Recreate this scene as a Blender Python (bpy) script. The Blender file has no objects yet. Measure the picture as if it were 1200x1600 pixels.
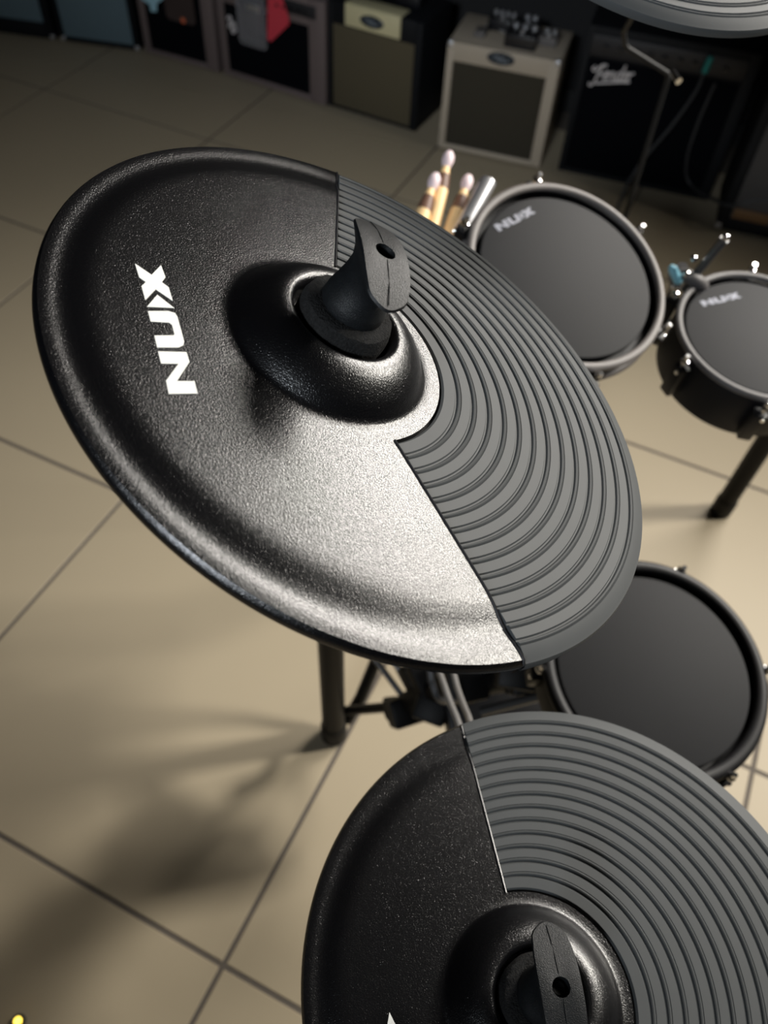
import bpy, bmesh, math, random
from mathutils import Vector, Matrix
random.seed(4)
PI = math.pi
S = bpy.context.scene
COL = S.collection
V = Vector

# ------------------------------------------------------------------ camera
cam_data = bpy.data.cameras.new('camera')
cam = bpy.data.objects.new('camera', cam_data); COL.objects.link(cam); S.camera = cam
R_, U_, F_ = V((0.99733, 0.0576, 0.0448)), V((-0.0730, 0.7873, 0.6123)), V((0.0, -0.6143, 0.7891))
F_ = R_.cross(U_).normalized(); U_ = F_.cross(R_).normalized(); R_.normalize()
cam.matrix_world = Matrix(((R_.x, U_.x, F_.x, 0), (R_.y, U_.y, F_.y, 0), (R_.z, U_.z, F_.z, 1.6602), (0, 0, 0, 1)))
cam_data.sensor_fit = 'HORIZONTAL'; cam_data.sensor_width = 36.0; cam_data.lens = 1276.04 / 1200 * 36
cam_data.clip_start = 0.02
cam_data.dof.use_dof = True; cam_data.dof.focus_distance = 0.44; cam_data.dof.aperture_fstop = 10.0

# ------------------------------------------------------------------ world, exposure
w = bpy.data.worlds.new('world'); S.world = w; w.use_nodes = True
bg = w.node_tree.nodes['Background']; bg.inputs[0].default_value = (0.75, 0.85, 1, 1); bg.inputs[1].default_value = 0.01
S.view_settings.view_transform = 'Standard'; S.view_settings.look = 'None'
S.view_settings.exposure = 0.0; S.view_settings.gamma = 1.0; S.view_settings.use_curve_mapping = False

# ------------------------------------------------------------------ materials
def mat(name, col, rough=.5, metal=0., spec=.5, noise=None, bump=None, emit=None, alpha=None, coat=0):
    m = bpy.data.materials.new(name); m.use_nodes = True; nt = m.node_tree
    b = nt.nodes['Principled BSDF']
    b.inputs['Base Color'].default_value = (*col, 1); b.inputs['Roughness'].default_value = rough
    b.inputs['Metallic'].default_value = metal; b.inputs['Specular IOR Level'].default_value = spec
    if coat: b.inputs['Coat Weight'].default_value = coat
    tc = nt.nodes.new('ShaderNodeTexCoord')
    if noise:
        sc, amt = noise
        n = nt.nodes.new('ShaderNodeTexNoise'); n.inputs['Scale'].default_value = sc; n.inputs['Detail'].default_value = 5
        nt.links.new(tc.outputs['Object'], n.inputs['Vector'])
        mx = nt.nodes.new('ShaderNodeMix'); mx.data_type = 'RGBA'
        mx.inputs[6].default_value = (*[c * (1 - amt) for c in col], 1); mx.inputs[7].default_value = (*[min(1, c * (1 + amt)) for c in col], 1)
        nt.links.new(n.outputs['Fac'], mx.inputs[0]); nt.links.new(mx.outputs[2], b.inputs['Base Color'])
    if bump:
        sc, dist, kind = bump
        if kind == 'grain':
            n = nt.nodes.new('ShaderNodeTexNoise'); n.inputs['Scale'].default_value = sc; n.inputs['Detail'].default_value = 2
            n.inputs['Distortion'].default_value = .6
            out = n.outputs['Fac']
        else:
            n = nt.nodes.new('ShaderNodeTexWave'); n.inputs['Scale'].default_value = sc; n.bands_direction = kind
            out = n.outputs['Fac']
        nt.links.new(tc.outputs['Object'], n.inputs['Vector'])
        bp = nt.nodes.new('ShaderNodeBump'); bp.inputs['Distance'].default_value = dist; bp.inputs['Strength'].default_value = 1
        nt.links.new(out, bp.inputs['Height']); nt.links.new(bp.outputs['Normal'], b.inputs['Normal'])
    if emit:
        b.inputs['Emission Color'].default_value = (*emit[0], 1); b.inputs['Emission Strength'].default_value = emit[1]
    if alpha is not None:
        b.inputs['Transmission Weight'].default_value = alpha
    return m

M = {}
M['plastic'] = mat('grained black plastic', (.002, .002, .0025), .27, spec=.60, noise=(25, .25), bump=(1300, .00019, 'grain'))
M['smooth'] = mat('smooth black plastic', (.014, .014, .016), .3, spec=.5, bump=(900, .00003, 'grain'))
M['bell'] = mat('bell plastic', (.004, .004, .005), .29, spec=.42, bump=(1700, .00018, 'grain'))
M['wing'] = mat('wing nut plastic', (.006, .007, .008), .46, spec=.32, noise=(200, .5), bump=(1700, .00025, 'grain'))
M['pad'] = mat('grey rubber', (.048, .052, .054), .62, spec=.3, noise=(60, .08))
M['gap'] = mat('black seam', (.004, .004, .004), .8)
M['under'] = mat('grey underside', (.10, .10, .095), .5)
M['felt'] = mat('black felt', (.010, .010, .010), .95, spec=.2, noise=(600, .9), bump=(900, .0012, 'grain'))
M['print'] = mat('white print', (.74, .74, .70), .5, spec=.3, noise=(1200, .12))
M['logo_dim'] = mat('grey blue print', (.20, .21, .26), .6)
M['head'] = mat('black mesh head', (.009, .0095, .011), .6, spec=.14, noise=(14, .15), bump=(1600, .00006, 'grain'))
M['hoop_grey'] = mat('grey rubber hoop', (.14, .128, .122), .5, spec=.4)
M['hoop_dark'] = mat('dark rubber hoop', (.085, .08, .08), .5, spec=.4)
M['hoop_black'] = mat('black rubber hoop', (.008, .008, .009), .5, spec=.25)
M['shell'] = mat('black drum shell', (.004, .004, .005), .45, spec=.3)
M['chrome'] = mat('chrome', (.85, .85, .86), .12, metal=1)
M['tube'] = mat('black powder coated tube', (.003, .003, .003), .5, spec=.18)
M['rod'] = mat('black chrome rod', (.10, .10, .10), .3, metal=.7)
M['rubber'] = mat('black rubber', (.005, .005, .005), .6, spec=.3)
M['cable'] = mat('grey cable', (.16, .155, .15), .45)
M['cable_black'] = mat('black cable', (.03, .032, .036), .5)
M['tile'] = mat('beige floor tile', (.42, .355, .252), .48, spec=.3, noise=(2.2, .05))
M['grout'] = mat('brown grey grout', (.115, .098, .082), .8, noise=(30, .1))
M['wall'] = mat('dark painted wall', (.008, .008, .009), .8)
M['ceil'] = mat('dark ceiling', (.06, .06, .065), .9)
M['base'] = mat('dark baseboard', (.02, .02, .02), .6)
M['wood'] = mat('pale hickory', (.85, .58, .29), .45, noise=(40, .15))
M['tip'] = mat('pale nylon', (.72, .58, .60), .35)
M['band'] = mat('dark brown grip print', (.14, .07, .045), .5)
M['tolex_black'] = mat('black tolex', (.0045, .0055, .0075), .65, spec=.25, bump=(500, .0003, 'grain'))
M['tolex_cream'] = mat('cream tolex', (.44, .375, .295), .55, bump=(500, .0003, 'grain'))
M['tolex_brown'] = mat('brown grey tolex', (.15, .115, .11), .6, bump=(500, .0003, 'grain'))
M['cream_plate'] = mat('pale yellow vinyl', (.62, .56, .34), .5)
M['cloth_teal'] = mat('blue grey grille cloth', (.17, .25, .29), .7, noise=(260, .25), bump=(160, .001, 'X'))
M['cloth_black'] = mat('black grille cloth', (.0015, .002, .0035), .95, spec=.1)
M['cloth_tan'] = mat('tan grille cloth', (.11, .09, .052), .85, noise=(400, .3), bump=(220, .0005, 'X'))
M['cloth_olive'] = mat('olive brown grille cloth', (.045, .038, .024), .85, noise=(400, .3), bump=(220, .0005, 'Z'))
M['cloth_grey'] = mat('grey ribbed grille cloth', (.085, .08, .078), .8, bump=(70, .002, 'Z'))
M['panel'] = mat('dark control panel', (.012, .012, .015), .5)
M['knob'] = mat('black knob', (.01, .01, .012), .35)
M['silver'] = mat('brushed silver', (.62, .62, .64), .35, metal=.8)
M['script'] = mat('silver script', (.62, .58, .58), .45)
M['badge'] = mat('dark blue badge', (.02, .028, .038), .35)
M['badge_mark'] = mat('grey badge mark', (.20, .23, .27), .4)
M['plate_brown'] = mat('brown nameplate', (.16, .085, .035), .5)
M['red'] = mat('red card', (.62, .05, .075), .5)
M['sky'] = mat('pale blue tag', (.36, .60, .70), .5)
M['tag_brown'] = mat('dark brown tag', (.05, .035, .033), .4)
M['orange'] = mat('orange sticker', (.6, .14, .06), .5)
M['clear'] = mat('clear plastic', (.75, .75, .8), .12, alpha=.85)
M['teal'] = mat('teal plug', (.015, .22, .20), .35)
M['blueplug'] = mat('light blue plug', (.18, .42, .52), .35)
M['amber'] = mat('amber jewel', (.8, .5, .05), .3, emit=((1, .72, .1), 3))
M['diffuser'] = mat('lamp diffuser', (.9, .9, .9), .6, emit=((1, .93, .8), 4))
M['frame'] = mat('white lamp frame', (.6, .6, .6), .5)

# ------------------------------------------------------------------ lights (with their fittings built below)
def area_lamp(name, loc, aim, sx, sy, power, col=(1, .9, .74), spread=PI):
    l = bpy.data.lights.new(name, 'AREA'); l.shape = 'RECTANGLE'; l.size = sx; l.size_y = sy; l.energy = power; l.color = col; l.spread = spread
    o = bpy.data.objects.new(name, l); COL.objects.link(o); o.location = loc
    o.rotation_euler = (V(aim) - V(loc)).to_track_quat('-Z', 'Y').to_euler()
    return o
LAMPS = [  # name, location, aim, size, power, colour, spread
    ('display_or_fill_light', (2.87, 1.60, 2.62), (.0, .35, .40), .36, .30, 29, (1, .95, .86), 1.5),
    ('display_or_fill_light', (2.05, 2.60, 2.74), (.0, .10, .60), 1.3, .7, 31, (1, .95, .88), 1.3),
    ('display_or_fill_light', (-.9, -1.6, 2.5), (.1, 3.2, .5), .5, .3, 8, (.86, .93, 1), 1.0),  # added fill, brightens the amplifier fronts from behind the camera
    ('display_or_fill_light', (2.3, 3.3, 2.75), (.9, 2.6, .6), .5, .3, 3, (.85, .93, 1), 2.6),
]

# ------------------------------------------------------------------ mesh helpers
def finish(name, bm, m, parent=None, smooth=35, loc=None):
    me = bpy.data.meshes.new(name)
    bmesh.ops.recalc_face_normals(bm, faces=bm.faces)
    bm.to_mesh(me); bm.free()
    if m: me.materials.append(M[m] if isinstance(m, str) else m)
    if smooth:
        me.polygons.foreach_set('use_smooth', [True] * len(me.polygons))
        me.set_sharp_from_angle(angle=math.radians(smooth))
    o = bpy.data.objects.new(name, me); COL.objects.link(o)
    if parent: o.parent = parent
    if loc: o.location = loc
    return o
def tag(o, label=None, cat=None, group=None, kind=None):
    if label: o['label'] = label
    if cat: o['category'] = cat
    if group: o['group'] = group
    if kind: o['kind'] = kind
    return o
def thing(name, label, cat, mw=None, loc=None, group=None):
    o = bpy.data.objects.new(name, None); COL.objects.link(o); o.empty_display_size = .02
    if mw is not None: o.matrix_world = mw
    if loc is not None: o.location = loc
    return tag(o, label, cat, group)
def box(bm, x0, x1, y0, y1, z0, z1, bev=0, mw=None, seg=2):
    b = bmesh.new()
    bmesh.ops.create_cube(b, size=1)
    for v in b.verts:
        v.co = V(((x0 + x1) / 2 + v.co.x * (x1 - x0), (y0 + y1) / 2 + v.co.y * (y1 - y0), (z0 + z1) / 2 + v.co.z * (z1 - z0)))
    if bev: bmesh.ops.bevel(b, geom=b.edges[:], offset=bev, segments=seg, affect='EDGES', profile=.5)
    if mw is not None: bmesh.ops.transform(b, matrix=mw, verts=b.verts)
    me = bpy.data.meshes.new('t'); b.to_mesh(me); b.free(); bm.from_mesh(me); bpy.data.meshes.remove(me)
    return bm
def lathe(bm, prof, seg=48, mw=None, closed=False):
    """profile of (r, z); r = 0 ends become poles"""
    rings = []
    for r, z in prof:
        if r < 1e-6: rings.append([bm.verts.new((0, 0, z))])
        else: rings.append([bm.verts.new((r * math.cos(2 * PI * i / seg), r * math.sin(2 * PI * i / seg), z)) for i in range(seg)])
    pairs = list(zip(rings[:-1], rings[1:]))
    if closed: pairs.append((rings[-1], rings[0]))
    for a, b in pairs:
        for i in range(seg):
            j = (i + 1) % seg
            if len(a) == 1 and len(b) == 1: continue
            if len(a) == 1: bm.faces.new((a[0], b[i], b[j]))
            elif len(b) == 1: bm.faces.new((a[i], a[j], b[0]))
            else: bm.faces.new((a[i], a[j], b[j], b[i]))
    if mw is not None: bmesh.ops.transform(bm, matrix=mw, verts=[v for r in rings for v in r])
    return bm
def tube(bm, pts, rad, seg=12, cap=True):
    pts = [V(p) for p in pts]; n = len(pts)
    rads = rad if isinstance(rad, (list, tuple)) else [rad] * n
    up = None; rings = []
    for i, p in enumerate(pts):
        d = (pts[min(i + 1, n - 1)] - pts[max(i - 1, 0)]).normalized()
        if up is None:
            up = V((0, 0, 1)) if abs(d.z) < .9 else V((1, 0, 0))
        a = (up - d * up.dot(d)).normalized(); up = a; b = d.cross(a)
        rings.append([bm.verts.new(p + (a * math.cos(2 * PI * k / seg) + b * math.sin(2 * PI * k / seg)) * rads[i]) for k in range(seg)])
    for A, B in zip(rings[:-1], rings[1:]):
        for k in range(seg):
            j = (k + 1) % seg; bm.faces.new((A[k], A[j], B[j], B[k]))
    if cap:
        bm.faces.new(rings[0][::-1]); bm.faces.new(rings[-1])
    return bm
def smooth_path(pts, n=8):
    pts = [V(p) for p in pts]; out = []
    for i in range(len(pts) - 1):
        p0, p1, p2, p3 = pts[max(i - 1, 0)], pts[i], pts[i + 1], pts[min(i + 2, len(pts) - 1)]
        for k in range(n):
            t = k / n
            out.append(.5 * ((2 * p1) + (p2 - p0) * t + (2 * p0 - 5 * p1 + 4 * p2 - p3) * t * t + (3 * p1 - p0 - 3 * p2 + p3) * t ** 3))
    out.append(pts[-1]); return out
def along(p, q):
    """matrix placing local z along p->q at p"""
    p, q = V(p), V(q)
    return Matrix.Translation(p) @ (q - p).to_track_quat('Z', 'Y').to_matrix().to_4x4()
def extrude_poly(bm, pts, z0, z1, zf=None):
    """solid prism from a 2-D outline (concave allowed)"""
    zf = zf or (lambda x, y: 0)
    bot = [bm.verts.new((x, y, zf(x, y) + z0)) for x, y in pts]; top = [bm.verts.new((x, y, zf(x, y) + z1)) for x, y in pts]
    n = len(pts)
    for i in range(n):
        j = (i + 1) % n; bm.faces.new((bot[i], bot[j], top[j], top[i]))
    fb = bm.faces.new(bot[::-1]); ft = bm.faces.new(top)
    bmesh.ops.triangulate(bm, faces=[fb, ft])
    return bm
def densify(pts, step):
    out = []
    for i, p in enumerate(pts):
        q = pts[(i + 1) % len(pts)]; L = math.hypot(q[0] - p[0], q[1] - p[1]); k = max(1, int(L / step))
        out += [(p[0] + (q[0] - p[0]) * j / k, p[1] + (q[1] - p[1]) * j / k) for j in range(k)]
    return out

# ------------------------------------------------------------------ room: floor of big square tiles, walls, ceiling
T = .8; AZ = -.391513734; A0 = 1.73592472; B0 = -.3031048672
ca, sa = math.cos(AZ), math.sin(AZ)
RA = math.radians(-16); ex = V((math.cos(RA), math.sin(RA), 0)); ey = V((-math.sin(RA), math.cos(RA), 0))   # room axes
RM = Matrix.Translation((.3, 3.62, 0)) @ Matrix.Rotation(RA, 4, 'Z')                                        # origin on the back wall
RX0, RX1, RD, RH = -4.6, 4.4, 7.4, 3.0
bm = bmesh.new(); box(bm, RX0, RX1, -RD, 0, -.08, -.0015, mw=RM)
floor = tag(finish('floor', bm, 'grout', smooth=0), kind='structure')
RMi = RM.inverted()
tile_me = None
for i in range(-12, 13):
    for k in range(-12, 13):
        u0, v0 = B0 - i * T, A0 - k * T            # tile corner in tile axes
        c = V((ca * (u0 + T / 2) - sa * (v0 + T / 2), sa * (u0 + T / 2) + ca * (v0 + T / 2), 0))
        l = RMi @ c
        if not (RX0 + .1 < l.x < RX1 - .1 and -RD + .1 < l.y < -.05): continue
        if tile_me is None:
            bm = bmesh.new(); g = .0045; box(bm, -T / 2 + g, T / 2 - g, -T / 2 + g, T / 2 - g, -.006, 0, bev=.0012, seg=1)
            o = finish('tile', bm, 'tile', floor, smooth=0); tile_me = o.data
        else:
            o = bpy.data.objects.new('tile', tile_me); COL.objects.link(o); o.parent = floor
        o.location = (c.x, c.y, random.uniform(-.0002, .0002)); o.rotation_euler = (0, 0, AZ + random.choice((0, 1, 2, 3)) * PI / 2)
def struct(name, m, dims):
    bm = bmesh.new()
    for d in dims: box(bm, *d, mw=RM)
    return tag(finish(name, bm, m, smooth=0), kind='structure')
struct('wall_back', 'wall', [(RX0, RX1, 0, .1, -.08, RH)])
struct('wall_front', 'wall', [(RX0, RX1, -RD - .1, -RD, -.08, RH)])
struct('wall_left', 'wall', [(RX0 - .1, RX0, -RD - .1, .1, -.08, RH)])
struct('wall_right', 'wall', [(RX1, RX1 + .1, -RD - .1, .1, -.08, RH)])
struct('ceiling', 'ceil', [(RX0 - .1, RX1 + .1, -RD - .1, .1, RH, RH + .1)])
struct('baseboard_back', 'base', [(RX0, RX1, -.014, 0, 0, .09)])
for name, loc, aim, sx, sy, power, col, spread in LAMPS:
    al = area_lamp('area_light', loc, aim, sx, sy, power, col, spread)
    q = (V(aim) - V(loc)).to_track_quat('-Z', 'Y').to_matrix().to_4x4()
    t = thing(name, {8: 'added white fill light overhead behind the camera, aimed at the amplifiers', 29: 'white display light hanging lowest, at the right of the drum kit', 31: 'long white display light hanging between the kit and the amplifiers', 3: 'small white display light hanging near the amplifiers'}[power], 'lamp', mw=Matrix.Translation(loc) @ q)
    al.parent = t; al.matrix_parent_inverse = t.matrix_world.inverted()
    bm = bmesh.new()
    box(bm, -sx / 2 - .02, sx / 2 + .02, -sy / 2 - .02, sy / 2 + .02, .012, .05, bev=.004)
    finish('housing', bm, 'frame', t)
    bm = bmesh.new(); top = (Matrix.Translation(loc) @ q).inverted() @ V((loc[0], loc[1], RH))
    tube(bm, [(0, 0, .045), tuple(top)], .008)
    finish('hanger', bm, 'frame', t)

# ------------------------------------------------------------------ electronic cymbals
def basis(n):
    n = V(n).normalized(); e1 = n.cross(V((1, 0, 0))).normalized(); e2 = n.cross(e1); return e1, e2, n
def frame(c, n):
    e1, e2, n = basis(n)
    return Matrix(((e1.x, e2.x, n.x, c[0]), (e1.y, e2.y, n.y, c[1]), (e1.z, e2.z, n.z, c[2]), (0, 0, 0, 1)))
LOGO = {   # outline of the four printed shapes on the cymbal, in mm from the rim's centre
 'N': [(-66.3, 112.7), (-60.0, 101.2), (-65.3, 98.6), (-79.3, 101.0), (-75.5, 94.0), (-82.0, 91.2), (-88.4, 102.5), (-81.6, 105.4), (-69.0, 102.8), (-72.8, 109.7)],
 'U': [(-43.8, 122.9), (-38.5, 114.7), (-38.0, 111.6), (-40.0, 110.0), (-54.0, 103.6), (-56.5, 103.4), (-59.1, 105.0), (-64.2, 113.6), (-57.6, 116.5), (-52.8, 108.9), (-51.7, 108.7), (-46.4, 111.1), (-45.8, 112.5), (-49.8, 120.1)],
 'T': [(-30.6, 121.8), (-34.9, 112.7), (-41.3, 124.0)],
 'X': [(-15.3, 136.2), (-18.4, 127.5), (-8.7, 125.3), (-16.1, 121.3), (-20.6, 122.0), (-22.3, 118.3), (-30.4, 114.5), (-27.3, 123.3), (-37.4, 125.7), (-29.1, 129.6), (-25.0, 128.6), (-23.6, 132.1)]}
LOGO = {k: [(x / 1000, y / 1000) for x, y in v] for k, v in LOGO.items()}
def logo_uv():
    o = V((-.0820, .0912)); u = V((.0733, .0341)); L = u.length; u /= L; n = V((-u.y, u.x))
    return {k: [((V(p) - o).dot(u) / L, (V(p) - o).dot(n) / L) for p in v] for k, v in LOGO.items()}
R0 = .178
def cymbal(c, n, E, a, w1, w2, label, wing_ang, wing_len, logo_rot=None, bell_seg=96):
    """E: centre of the bell (m, rim frame), a: inner radius of the pad, w1/w2: pad edges (deg about the bell)"""
    root = thing('electronic_cymbal', label, 'cymbal', mw=frame(c, n), group='electronic cymbals of the kit')
    Ex, Ey = E
    def rho(s, psi):        # distance from the bell centre to ring s along direction psi
        Rk = a + (R0 - a) * s; cx, cy = -Ex * s, -Ey * s      # ring centre relative to the bell
        ux, uy = math.cos(psi), math.sin(psi)
        b = ux * cx + uy * cy
        return b + math.sqrt(max(0, b * b - cx * cx - cy * cy + Rk * Rk))
    def P(s, psi, z, dr=0):
        r_ = rho(s, psi) + dr
        return V((Ex + r_ * math.cos(psi), Ey + r_ * math.sin(psi), z))
    BP = [(0, 8.2), (.12, 8.0), (.3, 7.4), (.5, 6.7), (.64, 6.2), (.70, 5.9), (.75, 5.0), (.80, 3.3), (.835, 2.3), (.865, 1.95), (.89, 2.0), (.915, 2.3), (.945, 2.4), (.968, 2.15), (.982, 2.0), (.994, .5), (1.0, -1.2), (1.0, -3.0), (.992, -4.6)]
    def bz(s):
        for (s0, z0), (s1, z1) in zip(BP[:-1], BP[1:]):
            if s <= s1: return (z0 + (z1 - z0) * (s - s0) / max(1e-9, s1 - s0)) / 1000
        return BP[-1][1] / 1000
    N = 240
    w1r, w2r = math.radians(w1), math.radians(w2)          # pad spans from w1 clockwise down to w2 (w2 < w1)
    # body: sector outside the pad
    bm = bmesh.new(); rows = []
    span = 2 * PI - (w1r - w2r)
    nb = int(N * span / (2 * PI))
    ss = [p[0] for p in BP]
    for i in range(nb + 1):
        psi = w1r + span * i / nb
        col = [bm.verts.new(P(0, psi, -.004)) if False else None]
        col = [bm.verts.new(P(s, psi, z / 1000)) for s, z in BP]
        rows.append(col)
    for A, B in zip(rows[:-1], rows[1:]):
        for k in range(len(BP) - 1): bm.faces.new((A[k], A[k + 1], B[k + 1], B[k]))
    # side walls of the recess for the pad, with a small rounded lip
    bead = []
    for A in (rows[0], rows[-1]):
        low = [bm.verts.new(V((v.co.x, v.co.y, min(v.co.z, .004) - .005))) for v in A]
        bead.append([v.co + V((0, 0, .0001)) for v in A[:-3]])
        for k in range(len(A) - 1): bm.faces.new((A[k], A[k + 1], low[k + 1], low[k]))
    # flange under the arc of the pad, then the bell; full circle about the bell centre
    prof = [(a, .0082)]
    prof += [(.060, .00822), (.0565, .0084), (.0550, .0090), (.0532, .0108), (.0505, .0145), (.047, .0180), (.043, .0213), (.039, .0240), (.035, .0258), (.031, .0265), (.0295, .0262), (.0278, .0248), (.027, .022), (.0268, .012), (0, .012)]
    for pl in bead:
        bb = bmesh.new(); tube(bb, pl, .0007, 8); finish('edge_bead', bb, 'smooth', root)
    b2 = bmesh.new(); lathe(b2, prof, bell_seg, mw=Matrix.Translation((Ex, Ey, 0)))
    finish('body', bm, 'plastic', root, smooth=40)
    finish('bell', b2, 'plastic', root, smooth=40)
    # base disc: rim edge and underside
    bm = bmesh.new()
    lathe(bm, [(0, -.004), (.10, -.0045), (R0 - .002, -.006), (R0 - .001, -.0045), (R0 - .001, -.0035), (R0 - .006, -.002), (0, -.0005)], 160)
    finish('base_plate', bm, 'under', root)
    bm = bmesh.new()      # black seam floor showing in the gaps
    rows = []
    for i in range(121):
        psi = w2r + (w1r - w2r) * i / 120
        rows.append([bm.verts.new(P(s, psi, z)) for s, z in ((-.001, .0081), (-.001, .0016), (.3, .0012), (.6, .001), (.9, .0005), (.992, -.001))])
    for A, B in zip(rows[:-1], rows[1:]):
        for k in range(5): bm.faces.new((A[k], A[k + 1], B[k + 1], B[k]))
    finish('seam', bm, 'gap', root)
    # rubber playing pad: thirteen raised beads between fine grooves
    NG = 13; prof = [(0.012, .002), (0.012, .0072), (.02, .0082)]
    def pz(s): return .0086 - .0050 * s - (0.0 if s < .9 else (s - .9) * .02)
    for g in range(NG):
        s0 = .075 + g * (.90 / NG) * 1.005
        z = pz(s0)
        prof += [(s0 - .0085, pz(s0 - .008)), (s0 - .0035, z - .0008), (s0 + .002, z - .0009), (s0 + .0065, z + .00015), (s0 + .0125, z + .0005), (s0 + .0175, z + .00005), (s0 + .0195, z - .0005), (s0 + .0225, z - .0001)]
    prof += [(.965, pz(.965)), (.985, pz(.985) - .0008), (.996, .0006), (1.003, -.0012), (1.003, -.0048), (.99, -.0052)]
    gapw = .0011
    bm = bmesh.new(); rows = []
    npd = int(N * (w1r - w2r) / (2 * PI) * 1.2)
    for i in range(npd + 1):
        f = i / npd; col = []
        for s, z in prof:
            r_ = rho(min(s, 1.003), 0 if False else (w2r + (w1r - w2r) * f))
            da = gapw / max(r_, .02); psi = (w2r + da) + (w1r - w2r - 2 * da) * f
            r_ = rho(s, psi)
            col.append(bm.verts.new(V((Ex + r_ * math.cos(psi), Ey + r_ * math.sin(psi), z))))
        rows.append(col)
    for A, B in zip(rows[:-1], rows[1:]):
        for k in range(len(prof) - 1): bm.faces.new((A[k], A[k + 1], B[k + 1], B[k]))
    for A in (rows[0], rows[-1]):
        low = [bm.verts.new(V((v.co.x, v.co.y, min(v.co.z - .0001, .0012)))) for v in A]
        for k in range(len(A) - 1): bm.faces.new((A[k], A[k + 1], low[k + 1], low[k]))
    tag(finish('playing_pad', bm, 'pad', root, smooth=32), 'grey rubber playing pad with concentric ridges')
    # felt washer, wing nut
    Tm = Matrix.Translation((Ex, Ey, 0))
    bm = bmesh.new(); lathe(bm, [(0, .013), (.0235, .013), (.0245, .016), (.0247, .022), (.0243, .028), (.0232, .0315), (.021, .0325), (.018, .0328), (.0145, .0326), (0, .0326)], 64, mw=Tm)
    for v in bm.verts: v.co += V([random.uniform(-.0004, .0004) for _ in range(3)])
    finish('felt_washer', bm, 'felt', root)
    wing(root, Tm @ Matrix.Translation((0, 0, -.003)), wing_ang, wing_len)
    if logo_rot is not None:
        th, dx, dy = logo_rot
        ct, st = math.cos(th), math.sin(th)
        def zf(x, y):
            d = math.hypot(x - Ex, y - Ey); psi = math.atan2(y - Ey, x - Ex)
            lo, hi = 0., 1.
            for _ in range(24):
                m_ = (lo + hi) / 2
                if rho(m_, psi) < d: lo = m_
                else: hi = m_
            return bz(lo)
        for k in 'NUTX':
            pts = [(ct * x - st * y + dx, st * x + ct * y + dy) for x, y in densify(LOGO[k], .003)]
            bm = bmesh.new(); extrude_poly(bm, pts, -.0001, .00022, zf)
            o = finish('printed_letter' if k != 'T' else 'printed_mark', bm, 'print', root, smooth=0)
    return root
def wing(root, Tm, ang, L):
    """T-shaped wing nut: round barrel sweeping up into a leaf-shaped blade"""
    hL = L / 2
    bm = bmesh.new(); seg = 48
    # stations: (z, half length, half width, power)
    st = [(.0345, .0155, .0155, 1.0), (.037, .0168, .0168, 1.0), (.042, .0166, .0163, 1.0), (.047, .0162, .0145, .95), (.052, .0172, .0120, .8), (.057, .0195, .0098, .62), (.062, .0235, .0098, .4), (.066, hL * .87, .0112, .22), (.069, hL * .97, .0124, .1), (.0700, hL, .0127, .05), (.0712, hL * .985, .0121, .03)]
    rings = []
    for z, hl, hw, q in st:
        ring = []
        for i in range(seg):
            t = 2 * PI * i / seg; c_, s_ = math.cos(t), math.sin(t)
            x = hl * c_; y = hw * s_
            # leaf shape: narrower to the ends, squared tips
            if q < 1:
                k = 1 - q
                xx = abs(c_); 
                lf = (1 - .36 * xx ** 3)
                yy = math.copysign(min(1, abs(s_) * 1.8) * lf, s_) * hw
                y = y * (1 - k) + yy * k
            drop = .0075 * (x / hL) ** 2 * (1 if z > .060 else max(0, (z - .045) / .015))
            ring.append(bm.verts.new((x, y, z - drop)))
        rings.append(ring)
    for A, B in zip(rings[:-1], rings[1:]):
        for i in range(seg):
            j = (i + 1) % seg; bm.faces.new((A[i], A[j], B[j], B[i]))
    bm.faces.new(rings[0][::-1])
    # top face with a bolt hole
    hr = .0052; topz = .0714
    hole = [bm.verts.new((hr * math.cos(2 * PI * i / seg), hr * math.sin(2 * PI * i / seg), topz)) for i in range(seg)]
    deep = [bm.verts.new((v.co.x, v.co.y, topz - .008)) for v in hole]
    A = rings[-1]
    mid = []
    for i in range(seg):
        v = A[i].co.lerp(hole[i].co, .5); v.z = topz - .0075 * (v.x / hL) ** 2 + .0002
        mid.append(bm.verts.new(v))
    for P_, Q_ in ((A, mid), (mid, hole), (hole, deep)):
        for i in range(seg):
            j = (i + 1) % seg; bm.faces.new((P_[i], P_[j], Q_[j], Q_[i]))
    bm.faces.new(deep)
    bmesh.ops.transform(bm, matrix=Tm @ Matrix.Rotation(ang, 4, 'Z'), verts=bm.verts)
    wn = finish('wing_nut', bm, 'wing', root, smooth=38)
    bm = bmesh.new(); lathe(bm, [(0, .0670), (.0034, .0670), (.0034, .0630), (0, .0630)], 24, mw=Tm)
    finish('bolt', bm, 'tube', wn)
    bm = bmesh.new()      # moulding seam along the blade
    def sx(x): return (x, 0, topz + .0001 - .0075 * (x / hL) ** 2)
    for x0, x1 in ((-hL * .93, -.0056), (.0056, hL * .93)):
        tube(bm, [sx(x0 + (x1 - x0) * t / 8) for t in range(9)], .00022, seg=6)
    bmesh.ops.transform(bm, matrix=Tm @ Matrix.Rotation(ang, 4, 'Z'), verts=bm.verts)
    finish('mould_line', bm, 'wing', wn)

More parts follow.
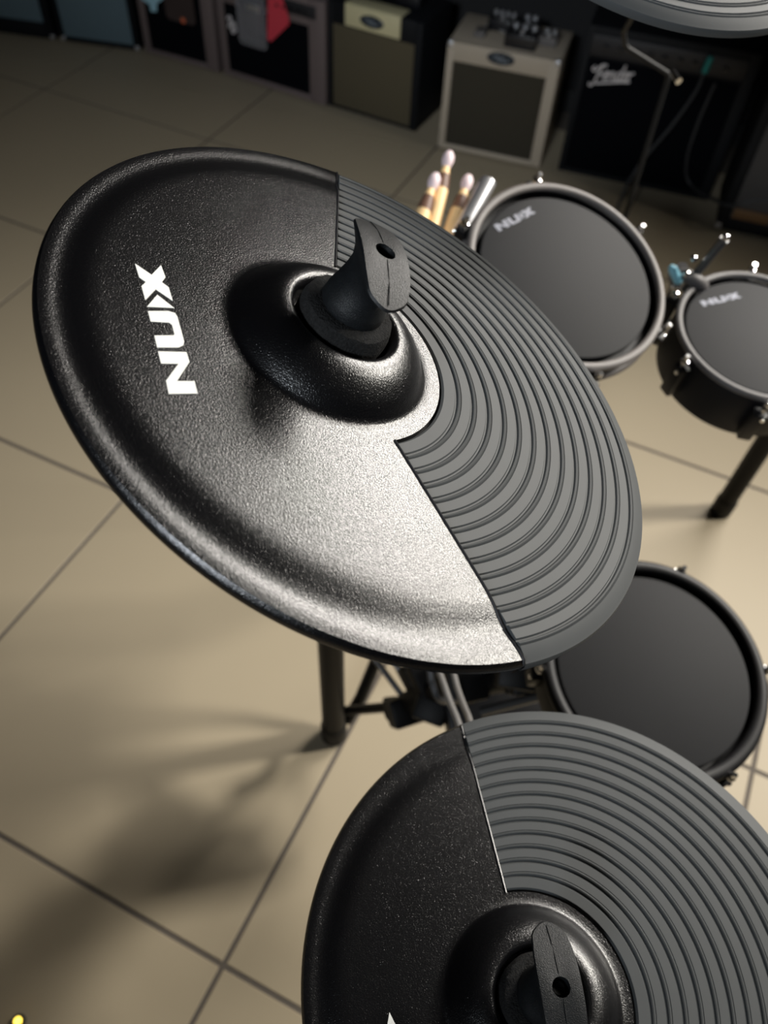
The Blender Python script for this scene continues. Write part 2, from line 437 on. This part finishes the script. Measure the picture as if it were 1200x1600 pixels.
C1, N1, E1 = (-.0059, .3349, 1.3567), (.4285, .0438, .9025), (-.0086, .0349)
C2, N2, E2 = (.1471, .0946, 1.0749), (.0677, .0006, .9977), (-.0183, .0344)
C3, N3, E3 = (.163, .781, 1.492), (.2, -.3, .9), (.012, .002)
cymbal(C1, N1, E1, .0655, 3.8, -142.0, 'black and grey electronic cymbal tilted in the centre, whole white lettering in view', math.radians(13), .066, (0, 0, 0))
cymbal(C2, N2, E2, .0627, 13.9, -132.0, 'lower black and grey electronic cymbal cut by the bottom edge of the photo', math.radians(8), .070, (math.radians(5), -.0104, -.0013))
cymbal(C3, N3, E3, .0655, 262, 112, 'grey ridged edge of an electronic cymbal at the top right corner', 0, .06, None)

# ------------------------------------------------------------------ drum pads
def drum(name, c, n, Ro, tube_r, head_r, depth, hoop, label, bolts, second=False, logo=None, bolt_out=.008, head_drop=.006):
    root = thing(name, label, 'drum', mw=frame(c, n))
    ri = Ro - 2 * tube_r
    bm = bmesh.new()        # hoop: rounded ring
    lathe(bm, [(Ro - tube_r + tube_r * math.cos(t), -tube_r * .6 + tube_r * .85 * math.sin(t)) for t in [2 * PI * k / 14 for k in range(14)]], 96, closed=True)
    tag(finish('hoop', bm, hoop, root, smooth=60), None)
    bm = bmesh.new()
    lathe(bm, [(0, -head_drop), (head_r - .004, -head_drop), (head_r - .001, -head_drop - .0006), (head_r, -head_drop - .002), (head_r, -head_drop - .008), (0, -head_drop - .008)], 96)
    finish('mesh_head', bm, 'head', root, smooth=40)
    bm = bmesh.new()
    lathe(bm, [(0, -.02), (head_r, -.02), (ri + .001, -.020), (ri + .002, -.010), (Ro - .006, -.010), (Ro - .004, -.014), (Ro - .004, -depth + .004), (Ro - .008, -depth), (0, -depth)], 96)
    finish('shell', bm, 'shell', root, smooth=40)
    if second:
        bm = bmesh.new()
        lathe(bm, [(Ro - .004 + .006 * math.cos(t), -second + .007 * math.sin(t)) for t in [2 * PI * k / 12 for k in range(12)]], 96, closed=True)
        tag(finish('lower_hoop', bm, hoop, root, smooth=60), None)
    for ang in bolts:
        m4 = Matrix.Rotation(math.radians(ang), 4, 'Z') @ Matrix.Translation((Ro + bolt_out, 0, 0))
        bm = bmesh.new(); box(bm, -.012, .007, -.010, .010, -depth * .8, -.016, bev=.003, mw=m4)
        lug = finish('lug', bm, 'shell', root)
        bm = bmesh.new(); lathe(bm, [(0, .006), (.0028, .006), (.0034, .004), (.0034, -.002), (.0055, -.003), (.0060, -.0045), (.0055, -.006), (.0026, -.0065), (.0026, -.03), (0, -.03)], 20, mw=m4)
        finish('tension_bolt', bm, 'chrome', lug)
        bm = bmesh.new(); lathe(bm, [(0, .0035), (.0028, .003), (.0036, 0), (.0028, -.003), (0, -.0035)], 14, mw=m4 @ Matrix.Translation((.006, .003, -.022)) @ Matrix.Rotation(PI / 2, 4, 'Y'))
        finish('lug_screw', bm, 'chrome', lug)
    if logo:
        (ox, oy), (px, py) = logo
        u = V((px - ox, py - oy)); n_ = V((-u.y, u.x))
        for k, pts in logo_uv().items():
            q = [(ox + u.x * a + n_.x * b, oy + u.y * a + n_.y * b) for a, b in pts]
            bm = bmesh.new(); extrude_poly(bm, q, -head_drop - .0002, -head_drop + .0003)
            finish('printed_letter' if k != 'T' else 'printed_mark', bm, 'logo_dim', root, smooth=0)
    return root
tom1 = drum('tom_drum', (.218, .912, 1.023), (.241, -.293, .925), .142, .006, .122, .040, 'hoop_grey', 'largest upper tom pad with a pale grey hoop and black head', [17, -47, -109, -165, 74, 135], second=.028, logo=((.042, .097), (.088, .045)))
tom2 = drum('tom_drum', (.508, .93, .935), (.051, -.133, .99), .121, .0055, .105, .088, 'hoop_dark', 'small tom pad with dark grey hoop cut by the right edge', [-5, 60, 119, 174, -65, -125], logo=((.045, .073), (.072, .013)), bolt_out=.010)
snare = drum('snare_drum', (.34, .475, .787), (.102, -.152, .983), .142, .0085, .121, .055, 'hoop_black', 'snare pad with thick black hoop between the two lower cymbals', [-20, -85, -147, 97, 40, 155], bolt_out=.002)

# ------------------------------------------------------------------ rack: posts, bars, clamps
rack = thing('drum_rack', 'black tubular rack with round posts carrying the drum pads', 'drum rack', loc=(0, 0, 0))
def part(name, m, parent, fn, smooth=35):
    bm = bmesh.new(); fn(bm); return finish(name, bm, m, parent, smooth)
def foot(p, d, r=.027, parent=rack):
    p = V(p); d = V(d).normalized()
    return part('rubber_foot', 'rubber', parent, lambda bm: lathe(bm, [(0, 0), (r * .9, 0), (r, .006), (r, .05), (r * .93, .056), (0, .056)], 32, mw=along(p, p + d)))
p1a, p1b = V((-.071, .683, .0)), V((-.089, .745, .98)); p1b = V((-.0875, .728, 1.0))
d1 = (p1b - p1a).normalized()
part('post', 'tube', rack, lambda bm: tube(bm, [p1a + d1 * .01, p1b], .0235, 32)); foot(p1a, d1)
p2a, p2b = V((.884, 1.375, 0)), V((.905, 1.37, .86)); d2 = (p2b - p2a).normalized()
part('post', 'tube', rack, lambda bm: tube(bm, [p2a + d2 * .01, p2b], .0235, 32)); foot(p2a, d2)
part('crossbar', 'tube', rack, lambda bm: tube(bm, [(-.086, .72, .80), (-.05, .93, .80), (.10, 1.08, .80), (.55, 1.12, .78), (.902, 1.37, .79)], .019, 20))
part('brace', 'tube', rack, lambda bm: tube(bm, [(-.045, .70, .045), (-.020, .728, .10), (.018, .785, .235), (.07, .86, .50), (.10, 1.07, .80)], .0125, 16))
part('brace', 'tube', rack, lambda bm: tube(bm, [(-.055, .695, .10), (.045, .660, .215), (.075, .60, .345)], .010, 16))
part('support_rod', 'rod', rack, lambda bm: tube(bm, [(-.075, .75, .62), (-.012, .695, .37), (.085, .592, .33)], .0055, 14))
part('support_rod', 'rod', rack, lambda bm: tube(bm, [(-.03, .80, .60), (.022, .71, .36), (.10, .60, .30)], .0065, 14))
def clampblock(c, rot, sz=(.05, .045, .05), parent=rack):
    m4 = Matrix.Translation(c) @ Matrix.Rotation(rot, 4, 'Z') @ Matrix.Rotation(.5, 4, 'X')
    k = part('clamp', 'tube', parent, lambda bm: (box(bm, -sz[0] / 2, sz[0] / 2, -sz[1] / 2, sz[1] / 2, -sz[2] / 2, -.002, bev=.006, mw=m4), box(bm, -sz[0] / 2, sz[0] / 2, -sz[1] / 2, sz[1] / 2, .002, sz[2] / 2, bev=.006, mw=m4)))
    bm = bmesh.new(); lathe(bm, [(0, .016), (.004, .016), (.0052, .012), (.0052, .004), (.003, .003), (.003, -.01), (0, -.01)], 16, mw=m4 @ Matrix.Translation((sz[0] * .36, sz[1] * .2, sz[2] / 2)))
    finish('clamp_bolt', bm, 'chrome', k)
    return k
clampblock((.062, .600, .335), .4, (.06, .05, .055))
clampblock((.105, .585, .40), -.3, (.055, .06, .06))
clampblock((.04, .655, .235), .2, (.03, .028, .03))
clampblock((.138, .562, .535), .3, (.06, .06, .06))
clampblock((.200, .535, .64), -.1, (.055, .055, .06))
part('crossbar', 'tube', rack, lambda bm: tube(bm, [(.045, .61, .30), (.10, .60, .42), (.19, .56, .56), (.27, .53, .655)], .022, 20))
part('support_rod', 'rod', rack, lambda bm: tube(bm, [(.16, .50, .57), (.225, .505, .615), (.30, .50, .69)], .007, 14))
part('crossbar', 'tube', rack, lambda bm: tube(bm, [(.10, 1.07, .80), (.13, .85, .72), (.16, .68, .62), (.19, .56, .56)], .018, 20))
part('tom_arm', 'tube', rack, lambda bm: tube(bm, [(.24, 1.08, .79), (.225, .96, .88), (.222, .93, .985)], .010, 16))
part('tom_arm', 'tube', rack, lambda bm: tube(bm, [(.52, 1.12, .78), (.508, 1.0, .82), (.505, .945, .86)], .010, 16))
clampblock((.155, .60, .50), .9, (.10, .06, .07))
clampblock((.235, .56, .60), .2, (.09, .07, .06))
clampblock((.10, .63, .41), .6, (.08, .07, .07))
part('crossbar', 'tube', rack, lambda bm: tube(bm, [(.02, .70, .36), (.12, .68, .42), (.24, .64, .52), (.34, .56, .66)], .022, 20))
mp = Matrix.Translation((.215, .60, .42)) @ Matrix.Rotation(.25, 4, 'Z') @ Matrix.Rotation(.3, 4, 'X')
part('dark_filler', 'shell', rack, lambda bm: box(bm, -.10, .10, -.055, .06, -.022, .022, bev=.008, mw=mp))  # black filler block, added to darken the open gap among the clamps
# clamp with a height rod between the two toms
cl = thing('tom_clamp', 'metal clamp with an upright rod between the two tom pads', 'clamp', loc=(0, 0, 0))
part('rod', 'rod', cl, lambda bm: tube(bm, [(.418, 1.022, .93), (.424, 1.018, .965), (.437, 1.006, 1.028)], .0062, 16))
part('block', 'hoop_dark', cl, lambda bm: (tube(bm, smooth_path([(.385, 1.01, .955), (.405, 1.012, .962), (.428, 1.012, .953), (.44, 1.02, .94)]), .010, 16), tube(bm, [(.405, 1.03, .962), (.43, 1.09, .86), (.43, 1.11, .80)], .009, 12)))
part('blue_plug', 'blueplug', cl, lambda bm: tube(bm, [(.376, 1.001, .984), (.380, .998, .981), (.392, .991, .966), (.394, .990, .963)], [.003, .0065, .0065, .003], 14))
for q in ((.4375, 1.0055, 1.031), (.400, .994, .977), (.392, .999, .950), (.412, 1.02, .985)):
    part('bolt_head', 'chrome', cl, lambda bm: lathe(bm, [(0, .005), (.003, .0045), (.005, .002), (.0052, -.002), (0, -.003)], 16, mw=Matrix.Translation(q)))

# cymbal arms and stands
ca1 = None
e1, e2, n1 = basis(N1); bell1 = V(C1) + e1 * E1[0] + e2 * E1[1]
ca1 = part('cymbal_arm', 'tube', rack, lambda bm: tube(bm, [tuple(bell1 + n1 * .010), tuple(bell1 - n1 * .07), (-.083, .40, 1.25), (-.0875, .728, 1.055)], .0065, 16))
part('arm_clamp', 'tube', ca1, lambda bm: (box(bm, -.0875 - .03, -.0875 + .03, .70, .757, 1.0, 1.07, bev=.008)))
ca2 = thing('hi_hat_stand', 'black straight stand under the lower cymbal', 'stand', loc=(0, 0, 0))
e1, e2, n2 = basis(N2); bell2 = V(C2) + e1 * E2[0] + e2 * E2[1]
part('pole', 'tube', ca2, lambda bm: tube(bm, [tuple(bell2 + n2 * .010), tuple(bell2 - n2 * .05), (bell2.x - .005, bell2.y, .9), (bell2.x - .005, bell2.y, .02)], [.005, .005, .011, .011], 16))
for an in (-100, -20, 30):
    part('leg', 'tube', ca2, lambda bm: tube(bm, [(bell2.x - .005, bell2.y, .25), (bell2.x - .005 + .24 * math.cos(math.radians(an)), bell2.y + .24 * math.sin(math.radians(an)), .010)], .008, 12))
ca3 = thing('cymbal_boom', 'thin black boom stand bent in front of the black amplifiers', 'cymbal stand', loc=(0, 0, 0))
e1, e2, n3 = basis(N3); bell3 = V(C3) + e1 * E3[0] + e2 * E3[1]
part('pole', 'rubber', ca3, lambda bm: tube(bm, [(.396, 1.352, .015), (.396, 1.352, 1.085)], .0045, 16))
part('boom_rod', 'rubber', ca3, lambda bm: tube(bm, [(.396, 1.352, 1.070), (.395, 1.350, 1.088), (.392, 1.350, 1.092), (.321, 1.348, 1.124), (.314, 1.346, 1.130), (.305, 1.335, 1.152), (.27, 1.10, 1.30), tuple(bell3 - n3 * .06), tuple(bell3 - n3 * .04), tuple(bell3 + n3 * .012)], .0040, 14))
part('wing_screw', 'chrome', ca3, lambda bm: tube(bm, [(.396, 1.345, 1.098), (.405, 1.322, 1.093)], [.004, .0055], 12))
for an in (20, 140, 260):
    part('leg', 'tube', ca3, lambda bm: tube(bm, [(.396, 1.352, .28), (.396 + .26 * math.cos(math.radians(an)), 1.352 + .26 * math.sin(math.radians(an)), .010)], .008, 12))

# cables down between the cymbals
def cable(name, pts, r, m, label, group=None):
    bm = bmesh.new(); tube(bm, smooth_path(pts, 10), r, 10)
    return tag(finish(name, bm, m), label, 'cable', group)
cable('cable', [(.03, .62, .86), (.07, .50, .765), (.085, .415, .805), (.0935, .371, .834), (.102, .33, .862), (.13, .24, .93), (.14, .16, 1.0), (.131, .10, 1.06)], .0036, 'cable', 'grey cable running nearest the pad edge of the lower cymbal')
cable('cable', [(.12, .53, .60), (.100, .475, .74), (.102, .43, .778), (.108, .38, .820), (.114, .345, .855), (.17, .24, .92), (.16, .16, .99), (.140, .11, 1.06)], .0036, 'cable', 'short grey cable just right of the longer one behind the lower cymbal')
cable('cable', [(.03, .66, .75), (.073, .523, .673), (.082, .496, .653), (.096, .485, .63), (.13, .52, .56)], .0045, 'cable_black', 'dark cable looping in shadow beneath the rim of the central cymbal')

# drumsticks in a clear holder left of the largest tom
hold = thing('stick_holder', 'clear plastic stick holder beside the largest tom', 'holder', loc=(0, 0, 0))
def cup(bm):
    m4 = along((.062, 1.075, .935), (.098, 1.135, 1.018))
    lathe(bm, [(0, -.09), (.036, -.09), (.0375, -.085), (.0375, -.02), (.0355, -.02), (.0355, -.086), (0, -.086)], 40, mw=m4)
part('tube_cup', 'clear', hold, cup)
part('bracket', 'tube', hold, lambda bm: tube(bm, [(.075, 1.09, .90), (.06, 1.09, .84), (.05, 1.02, .80)], .008, 12))
for q in ((.082, 1.05, .995), (.073, 1.035, .985), (.06, 1.022, .975)):
    part('holder_bolt', 'chrome', hold, lambda bm: lathe(bm, [(0, .004), (.003, .0036), (.0042, .001), (.0042, -.002), (0, -.003)], 14, mw=Matrix.Translation(q)))
sil = tag(part('metal_beater', 'silver', None, lambda bm: lathe(bm, [(0, -.11), (.0120, -.11), (.0125, -.10), (.0125, .025), (.0115, .028), (.0090, .028), (.0090, .010), (0, .010)], 32, mw=along((.106, 1.105, 1.005), (.134, 1.155, 1.040)))), 'bluish silver metal tube standing beside the wooden sticks', 'tube')
sticks = [((.008, 1.016, .957), (.038, 1.123, 1.014), 'leftmost wooden drumstick with a pale tip in the holder'),
          ((.034, 1.040, .952), (.057, 1.169, 1.024), 'drumstick with the highest pale tip in the holder'),
          ((.060, 1.040, .950), (.088, 1.150, 1.000), 'rightmost wooden drumstick beside the metal tube')]
for a_, b_, lab in sticks:
    a_, b_ = V(a_), V(b_); L = (b_ - a_).length; d = (b_ - a_) / L
    t = thing('drumstick', lab, 'drumstick', mw=along(a_ - d * .06, b_), group='drumsticks in the holder'); L += .06
    part('shaft', 'wood', t, lambda bm: lathe(bm, [(0, -.10), (.010, -.10), (.0112, -.095), (.0112, L - .060), (.0104, L - .045), (.0055, L - .012), (0, L - .012)], 20))
    part('tip', 'tip', t, lambda bm: lathe(bm, [(.0045, L - .016), (.0065, L - .012), (.0092, L - .003), (.0085, L + .006), (.005, L + .012), (0, L + .014)], 20))
    part('printed_band', 'band', t, lambda bm: lathe(bm, [(.0109, L - .050), (.0108, L - .044), (.0085, L - .026), (.0075, L - .026), (.0098, L - .050)], 20, closed=True))

# ------------------------------------------------------------------ amplifiers along the back wall
def amp(name, A, B, H, D, tolex, label, grille, gr, frame_t=.02, tilt=0, feet=True, corners=None, handle=True, face_z=None):
    A = V((*A, 0)); B = V((*B, 0)); ang = math.atan2(B.y - A.y, B.x - A.x); W_ = (B - A).length
    t = thing(name, label, 'amplifier', mw=Matrix.Translation(A) @ Matrix.Rotation(ang, 4, 'Z'))
    fz = .012 if feet else 0
    g0, g1, gz0, gz1 = gr
    def cab(bm):
        rec = .014
        box(bm, 0, W_, rec, D, fz, H, bev=.006)                         # carcass
        box(bm, 0, g0, 0, rec + .004, fz, H, bev=.003)                  # face frame
        box(bm, g1, W_, 0, rec + .004, fz, H, bev=.003)
        box(bm, g0 - .003, g1 + .003, .0005, rec + .004, fz, gz0, bev=.003)
        box(bm, g0 - .003, g1 + .003, .0005, rec + .004, gz1, H, bev=.003)
    part('cabinet', tolex, t, cab)
    part('grille', grille, t, lambda bm: box(bm, g0 + .001, g1 - .001, .006, .016, gz0 + .001, gz1 - .001, bev=.001), 30)
    if feet:
        for fx in (.04, W_ - .04):
            for fy in (.04, D - .04):
                part('foot', 'rubber', t, lambda bm: lathe(bm, [(0, 0), (.012, 0), (.014, .013), (0, .013)], 16, mw=Matrix.Translation((fx, fy, 0))))
    if corners:
        for fx in (0, W_):
            for fz_ in ((H,) if corners == 'top' else (H, fz)):
                sx = 1 if fx == 0 else -1; sz = -1 if fz_ == H else 1
                part('corner', 'silver', t, lambda bm: box(bm, min(fx - sx * .0015, fx + sx * .022), max(fx - sx * .0015, fx + sx * .022), -.0015, .022, min(fz_ - sz * .0015, fz_ + sz * .022), max(fz_ - sz * .0015, fz_ + sz * .022), bev=.006))
    if handle:
        part('handle', 'rubber', t, lambda bm: tube(bm, smooth_path([(W_ / 2 - .09, D * .55, H), (W_ / 2 - .08, D * .55, H + .018), (W_ / 2, D * .55, H + .024), (W_ / 2 + .08, D * .55, H + .018), (W_ / 2 + .09, D * .55, H)]), .008, 10))
    return t
def badge(t, x, z, y=-.003):
    b = part('badge', 'badge', t, lambda bm: lathe(bm, [(0, .004), (.044, .004), (.05, .001), (.05, -.002), (0, -.002)], 40, mw=Matrix.Translation((x, y, z)) @ Matrix.Rotation(PI / 2, 4, 'X') @ Matrix.Diagonal((1, .42, 1, 1))))
    part('badge_mark', 'badge_mark', b, lambda bm: (tube(bm, smooth_path([(x - .028, y - .0048, z + .002), (x - .012, y - .0048, z + .010), (x - .006, y - .0048, z - .006), (x + .006, y - .0048, z + .008), (x + .012, y - .0048, z - .008), (x + .028, y - .0048, z + .001)]), .0026, 8)))
    return b
def knobs(t, xs, y, z, r=.009, m='knob', axis='Y'):
    for x in xs:
        part('knob', m, t, lambda bm: lathe(bm, [(0, 0), (r, 0), (r * .85, .012), (0, .014)], 18, mw=Matrix.Translation((x, y, z)) @ (Matrix.Rotation(PI / 2, 4, 'X') if axis == 'Y' else Matrix.Identity(4))))

a1 = amp('guitar_amplifier', (-1.98, 3.850), (-1.615, 3.80), .46, .24, 'tolex_black', 'blue grey grille amplifier farthest left in the back row', 'cloth_teal', (.015, .335, .075, .40), corners='all')
a2 = amp('guitar_amplifier', (-1.585, 3.800), (-1.225, 3.752), .46, .24, 'tolex_black', 'blue grey grille amplifier second from the left, beside the brown framed pair', 'cloth_teal', (.018, .340, .030, .40), corners='all')
a3 = amp('guitar_amplifier', (-1.195, 3.745), (-.845, 3.604), .40, .22, 'tolex_brown', 'smaller brown framed amplifier with black grille and brown hang tag', 'cloth_black', (.032, .318, .034, .31), corners=None)
a4 = amp('guitar_amplifier', (-.822, 3.594), (-.362, 3.378), .40, .24, 'tolex_brown', 'wider brown framed amplifier with black grille behind the red tag', 'cloth_black', (.030, .432, .036, .300), corners=None)
part('control_panel', 'panel', a4, lambda bm: box(bm, .04, .468, -.002, .01, .328, .375, bev=.002)); knobs(a4, [.30, .33, .36, .39, .42], -.003, .35, .007)
a5 = amp('guitar_amplifier', (-.353, 3.387), (.012, 3.221), .412, .26, 'tolex_black', 'black amplifier with tan grille and pale yellow name strip', 'cloth_tan', (.020, .372, .022, .332), handle=False)
sp = part('name_strip', 'cream_plate', a5, lambda bm: (box(bm, .078, .312, -.006, .01, .338, .416, bev=.004), box(bm, .078, .312, -.006, .075, .408, .4165, bev=.004)))
badge(a5, .195, .374, -.007)
a6 = amp('guitar_amplifier', (.105, 3.120), (.500, 3.015), .402, .27, 'tolex_cream', 'cream amplifier with an oval badge and olive brown grille', 'cloth_olive', (.026, .368, .030, .338), corners='top', handle=False)
badge(a6, .198, .376)
a7 = amp('guitar_amplifier', (.570, 3.010), (1.125, 2.867), .530, .26, 'tolex_black', 'black amplifier with silver script lettering on its grille', 'cloth_black', (.022, .533, .030, .430), handle=True)
part('control_panel', 'panel', a7, lambda bm: (box(bm, .02, .538, -.004, .01, .440, .505, bev=.003), box(bm, .42, .53, -.006, .0, .478, .486, bev=.001)))
knobs(a7, [.07, .12, .17, .22, .27, .32, .37, .47], -.005, .470, .010)
a8 = amp('guitar_amplifier', (1.118, 2.694), (1.74, 2.525), .63, .30, 'tolex_black', 'black amplifier with ribbed grey grille at the right edge', 'cloth_grey', (.034, .590, .055, .56), corners='all')
part('name_plate', 'plate_brown', a8, lambda bm: box(bm, .040, .165, -.004, .008, .062, .098, bev=.002))
# script lettering "Fender", drawn as round strokes on the grille (x along the front, z up)
def script(parent, ox, oz, s, sl, rise, strokes, r, m, name='script_lettering', y=-.004):
    bm = bmesh.new()
    for st in strokes:
        pts = [(ox + s * (x + sl * z), y, oz + s * (z + rise * x)) for x, z in st]
        tube(bm, smooth_path(pts, 5), r, 8)
    return finish(name, bm, m, parent)
FEN = [  # F e n d e r
    [(-.15, 1.45), (-.30, 1.15), (-.05, .95), (.25, 1.25), (.6, 1.55), (1.05, 1.50)],
    [(.62, 1.5), (.50, .9), (.38, .2), (.18, -.45), (-.10, -.55), (-.20, -.30)],
    [(.28, .62), (.55, .68), (.85, .66)],
    [(1.0, .45), (1.3, .60), (1.35, .85), (1.12, .85), (1.02, .45), (1.15, .12), (1.5, .20)],
    [(1.55, .85), (1.58, .12)], [(1.58, .5), (1.80, .85), (2.0, .75), (2.02, .15), (2.2, .18)],
    [(2.75, .80), (2.45, .82), (2.32, .4), (2.45, .1), (2.72, .25)], [(2.9, 1.6), (2.78, .8), (2.75, .1), (2.95, .15)],
    [(3.05, .45), (3.35, .60), (3.40, .85), (3.17, .85), (3.07, .45), (3.2, .12), (3.55, .20)],
    [(3.62, .85), (3.62, .12)], [(3.62, .5), (3.80, .85), (4.02, .80)],
    [(.45, -.35), (1.6, -.22), (2.8, -.10), (3.9, -.05)]]
script(a7, .050, .360, .033, .10, .13, FEN, .0036, 'script')
# small silver script on the wide brown framed amplifier
script(a4, .048, .205, .030, .1, .1, [[(-.1, 1.3), (.1, 1.6), (.5, 1.5), (.3, .9), (.1, .2)], [(.2, .9), (.7, 1.0), (.6, .3), (.8, -.4), (1.1, -.2)], [(.9, .9), (1.2, .6), (1.0, .1), (1.4, .0)]], .0045, 'script')

# hang tags on the amplifiers
def tagcard(name, parent_amp, pts, m, label, cat='tag', y=-.012, th=.0015, string_top=None, extra=None):
    mw = parent_amp.matrix_world.copy()
    t = thing(name, label, cat, mw=mw)
    rot = Matrix.Translation((0, y, 0)) @ Matrix.Rotation(PI / 2, 4, 'X')
    bm = bmesh.new(); extrude_poly(bm, pts, 0, th); bmesh.ops.transform(bm, matrix=rot, verts=bm.verts)
    finish('card', bm, m, t, smooth=0)
    if string_top:
        (x0, z0), (x1, z1, y1) = string_top
        part('string', 'cable', t, lambda bm: tube(bm, [(x0, y - .001, z0), ((x0 + x1) / 2, y - .006, (z0 + z1) / 2), (x1, y1, z1)], .001, 6))
    if extra: extra(t)
    return t
def rrect(x0, x1, z0, z1, r=.012):
    out = []
    for cx, cz, a0 in ((x1 - r, z0 + r, -90), (x1 - r, z1 - r, 0), (x0 + r, z1 - r, 90), (x0 + r, z0 + r, 180)):
        for k in range(5):
            t = math.radians(a0 + k * 22.5); out.append((cx + r * math.cos(t), cz + r * math.sin(t)))
    return out
tagcard('hang_tag', a3, [(.036, .235), (.075, .222), (.075, .196), (.105, .200), (.112, .232), (.155, .262), (.165, .31), (.04, .31)], 'sky', 'ragged pale blue tag hanging on the smaller brown amplifier', string_top=((.10, .30), (.12, .405, .02)))
tagcard('hang_tag', a3, rrect(.155, .300, .186, .32, .02), 'tag_brown', 'dark brown rounded tag with orange dot, on the smaller brown amplifier', y=-.016, string_top=((.22, .31), (.22, .405, .02)),
        extra=lambda t: part('orange_dot', 'orange', t, lambda bm: lathe(bm, [(0, .002), (.011, .002), (.012, 0), (0, 0)], 20, mw=Matrix.Translation((.238, -.017, .196)) @ Matrix.Rotation(PI / 2, 4, 'X'))))
tagcard('hang_tag', a4, [(.245, .215), (.262, .208), (.352, .292), (.355, .312), (.325, .385), (.262, .385)], 'red', 'red card tag hanging behind the clear pouch', y=-.012, string_top=((.30, .38), (.30, .405, .02)))
def pouch_extra(t):
    part('blister', 'clear', t, lambda bm: box(bm, .125, .235, -.040, -.026, .205, .345, bev=.006))
    part('paper_slip', 'tag_brown', t, lambda bm: box(bm, .135, .225, -.024, -.0235, .21, .34))
    part('white_label', 'silver', t, lambda bm: box(bm, .175, .235, -.043, -.041, .318, .340, bev=.001))
tagcard('plastic_pouch', a4, rrect(.112, .250, .172, .40, .022), 'clear', 'clear plastic pouch hanging over the red tag', 'pouch', y=-.022, string_top=((.18, .39), (.18, .405, .02)), extra=pouch_extra)

# things on top of the amplifiers
def pedal(name, loc, rot, size, label, km='silver', n=3, m='knob'):
    t = thing(name, label, 'effects pedal', mw=Matrix.Translation(loc) @ Matrix.Rotation(rot, 4, 'Z'), group='pedals on the amplifiers')
    sx, sy, sz = size
    part('case', m, t, lambda bm: box(bm, 0, sx, 0, sy, 0, sz, bev=.004))
    knobs(t, [sx * (i + .7) / (n + .4) for i in range(n)], sy * .75, sz, sx * .3 / n, km, axis='Z')
    part('footswitch', 'silver', t, lambda bm: lathe(bm, [(0, 0), (.009, 0), (.009, .004), (.005, .005), (.005, .012), (0, .013)], 16, mw=Matrix.Translation((sx / 2, sy * .22, sz))))
    return t
pedal('effects_pedal', (.300, 3.105, .402), RA, (.115, .10, .045), 'black pedal at the front edge of the cream amplifier')
pedal('effects_pedal', (.245, 3.235, .402), RA, (.100, .075, .04), 'pedal with bright silver knobs behind the black front one', n=4)
pedal('effects_pedal', (.352, 3.205, .402), RA, (.07, .085, .04), 'grey pedal in the middle of the cream amplifier', m='panel', n=2)
pedal('effects_pedal', (.425, 3.135, .402), RA, (.065, .07, .03), 'dull silver pedal near the right corner of the cream amplifier', m='hoop_grey', n=2)
pedal('effects_pedal', (-.10, 3.385, .4125), RA - .12, (.10, .07, .035), 'silver knobbed pedal on the back of the black tan grille amplifier', n=4)
ad = thing('power_adapter', 'small clear ended adapter at the left front of the cream amplifier top', 'adapter', mw=Matrix.Translation((.195, 3.165, .402)) @ Matrix.Rotation(RA, 4, 'Z'))
part('case', 'hoop_grey', ad, lambda bm: box(bm, 0, .04, 0, .06, 0, .02, bev=.004)); part('lead', 'silver', ad, lambda bm: tube(bm, smooth_path([(.02, .06, .01), (.03, .09, .012), (.07, .085, .008), (.10, .075, .005)]), .003, 8))

# cables hanging by the script-lettered amplifier
jk = thing('instrument_cable', 'thin dark cable with a teal plug hanging in front of the script lettered amplifier', 'cable', loc=(0, 0, 0))
part('plug', 'teal', jk, lambda bm: tube(bm, [(.963, 2.892, .505), (.963, 2.890, .502), (.956, 2.880, .458), (.955, 2.879, .455)], [.005, .010, .010, .005], 14))
part('lead', 'cable_black', jk, lambda bm: tube(bm, smooth_path([(.955, 2.879, .457), (.945, 2.868, .40), (.90, 2.855, .29), (.835, 2.845, .165), (.79, 2.80, .08), (.76, 2.72, .010), (.72, 2.55, .006), (.70, 2.3, .006)], 8), .0055, 10))
cable('cable', [(1.00, 2.870, .43), (.985, 2.855, .30), (.99, 2.85, .17), (1.03, 2.83, .09), (1.12, 2.66, .12), (1.2, 2.63, .165), (1.35, 2.6, .16), (1.5, 2.57, .006)], .005, 'cable_black', 'faint dark cable crossing to the ribbed grey grille amplifier')
# small yellow glow at the lower left, added as an emissive bead
il = thing('amber_glow', 'tiny amber glow added on the floor at the bottom left corner', 'lamp', loc=(-.557, .135, 0))
part('glow_base', 'rubber', il, lambda bm: lathe(bm, [(0, 0), (.011, 0), (.011, .006), (.008, .008), (0, .008)], 20))
part('glow', 'amber', il, lambda bm: lathe(bm, [(.0065, .007), (.0065, .010), (.004, .0135), (0, .0145)], 20))
bpy.context.view_layer.update()
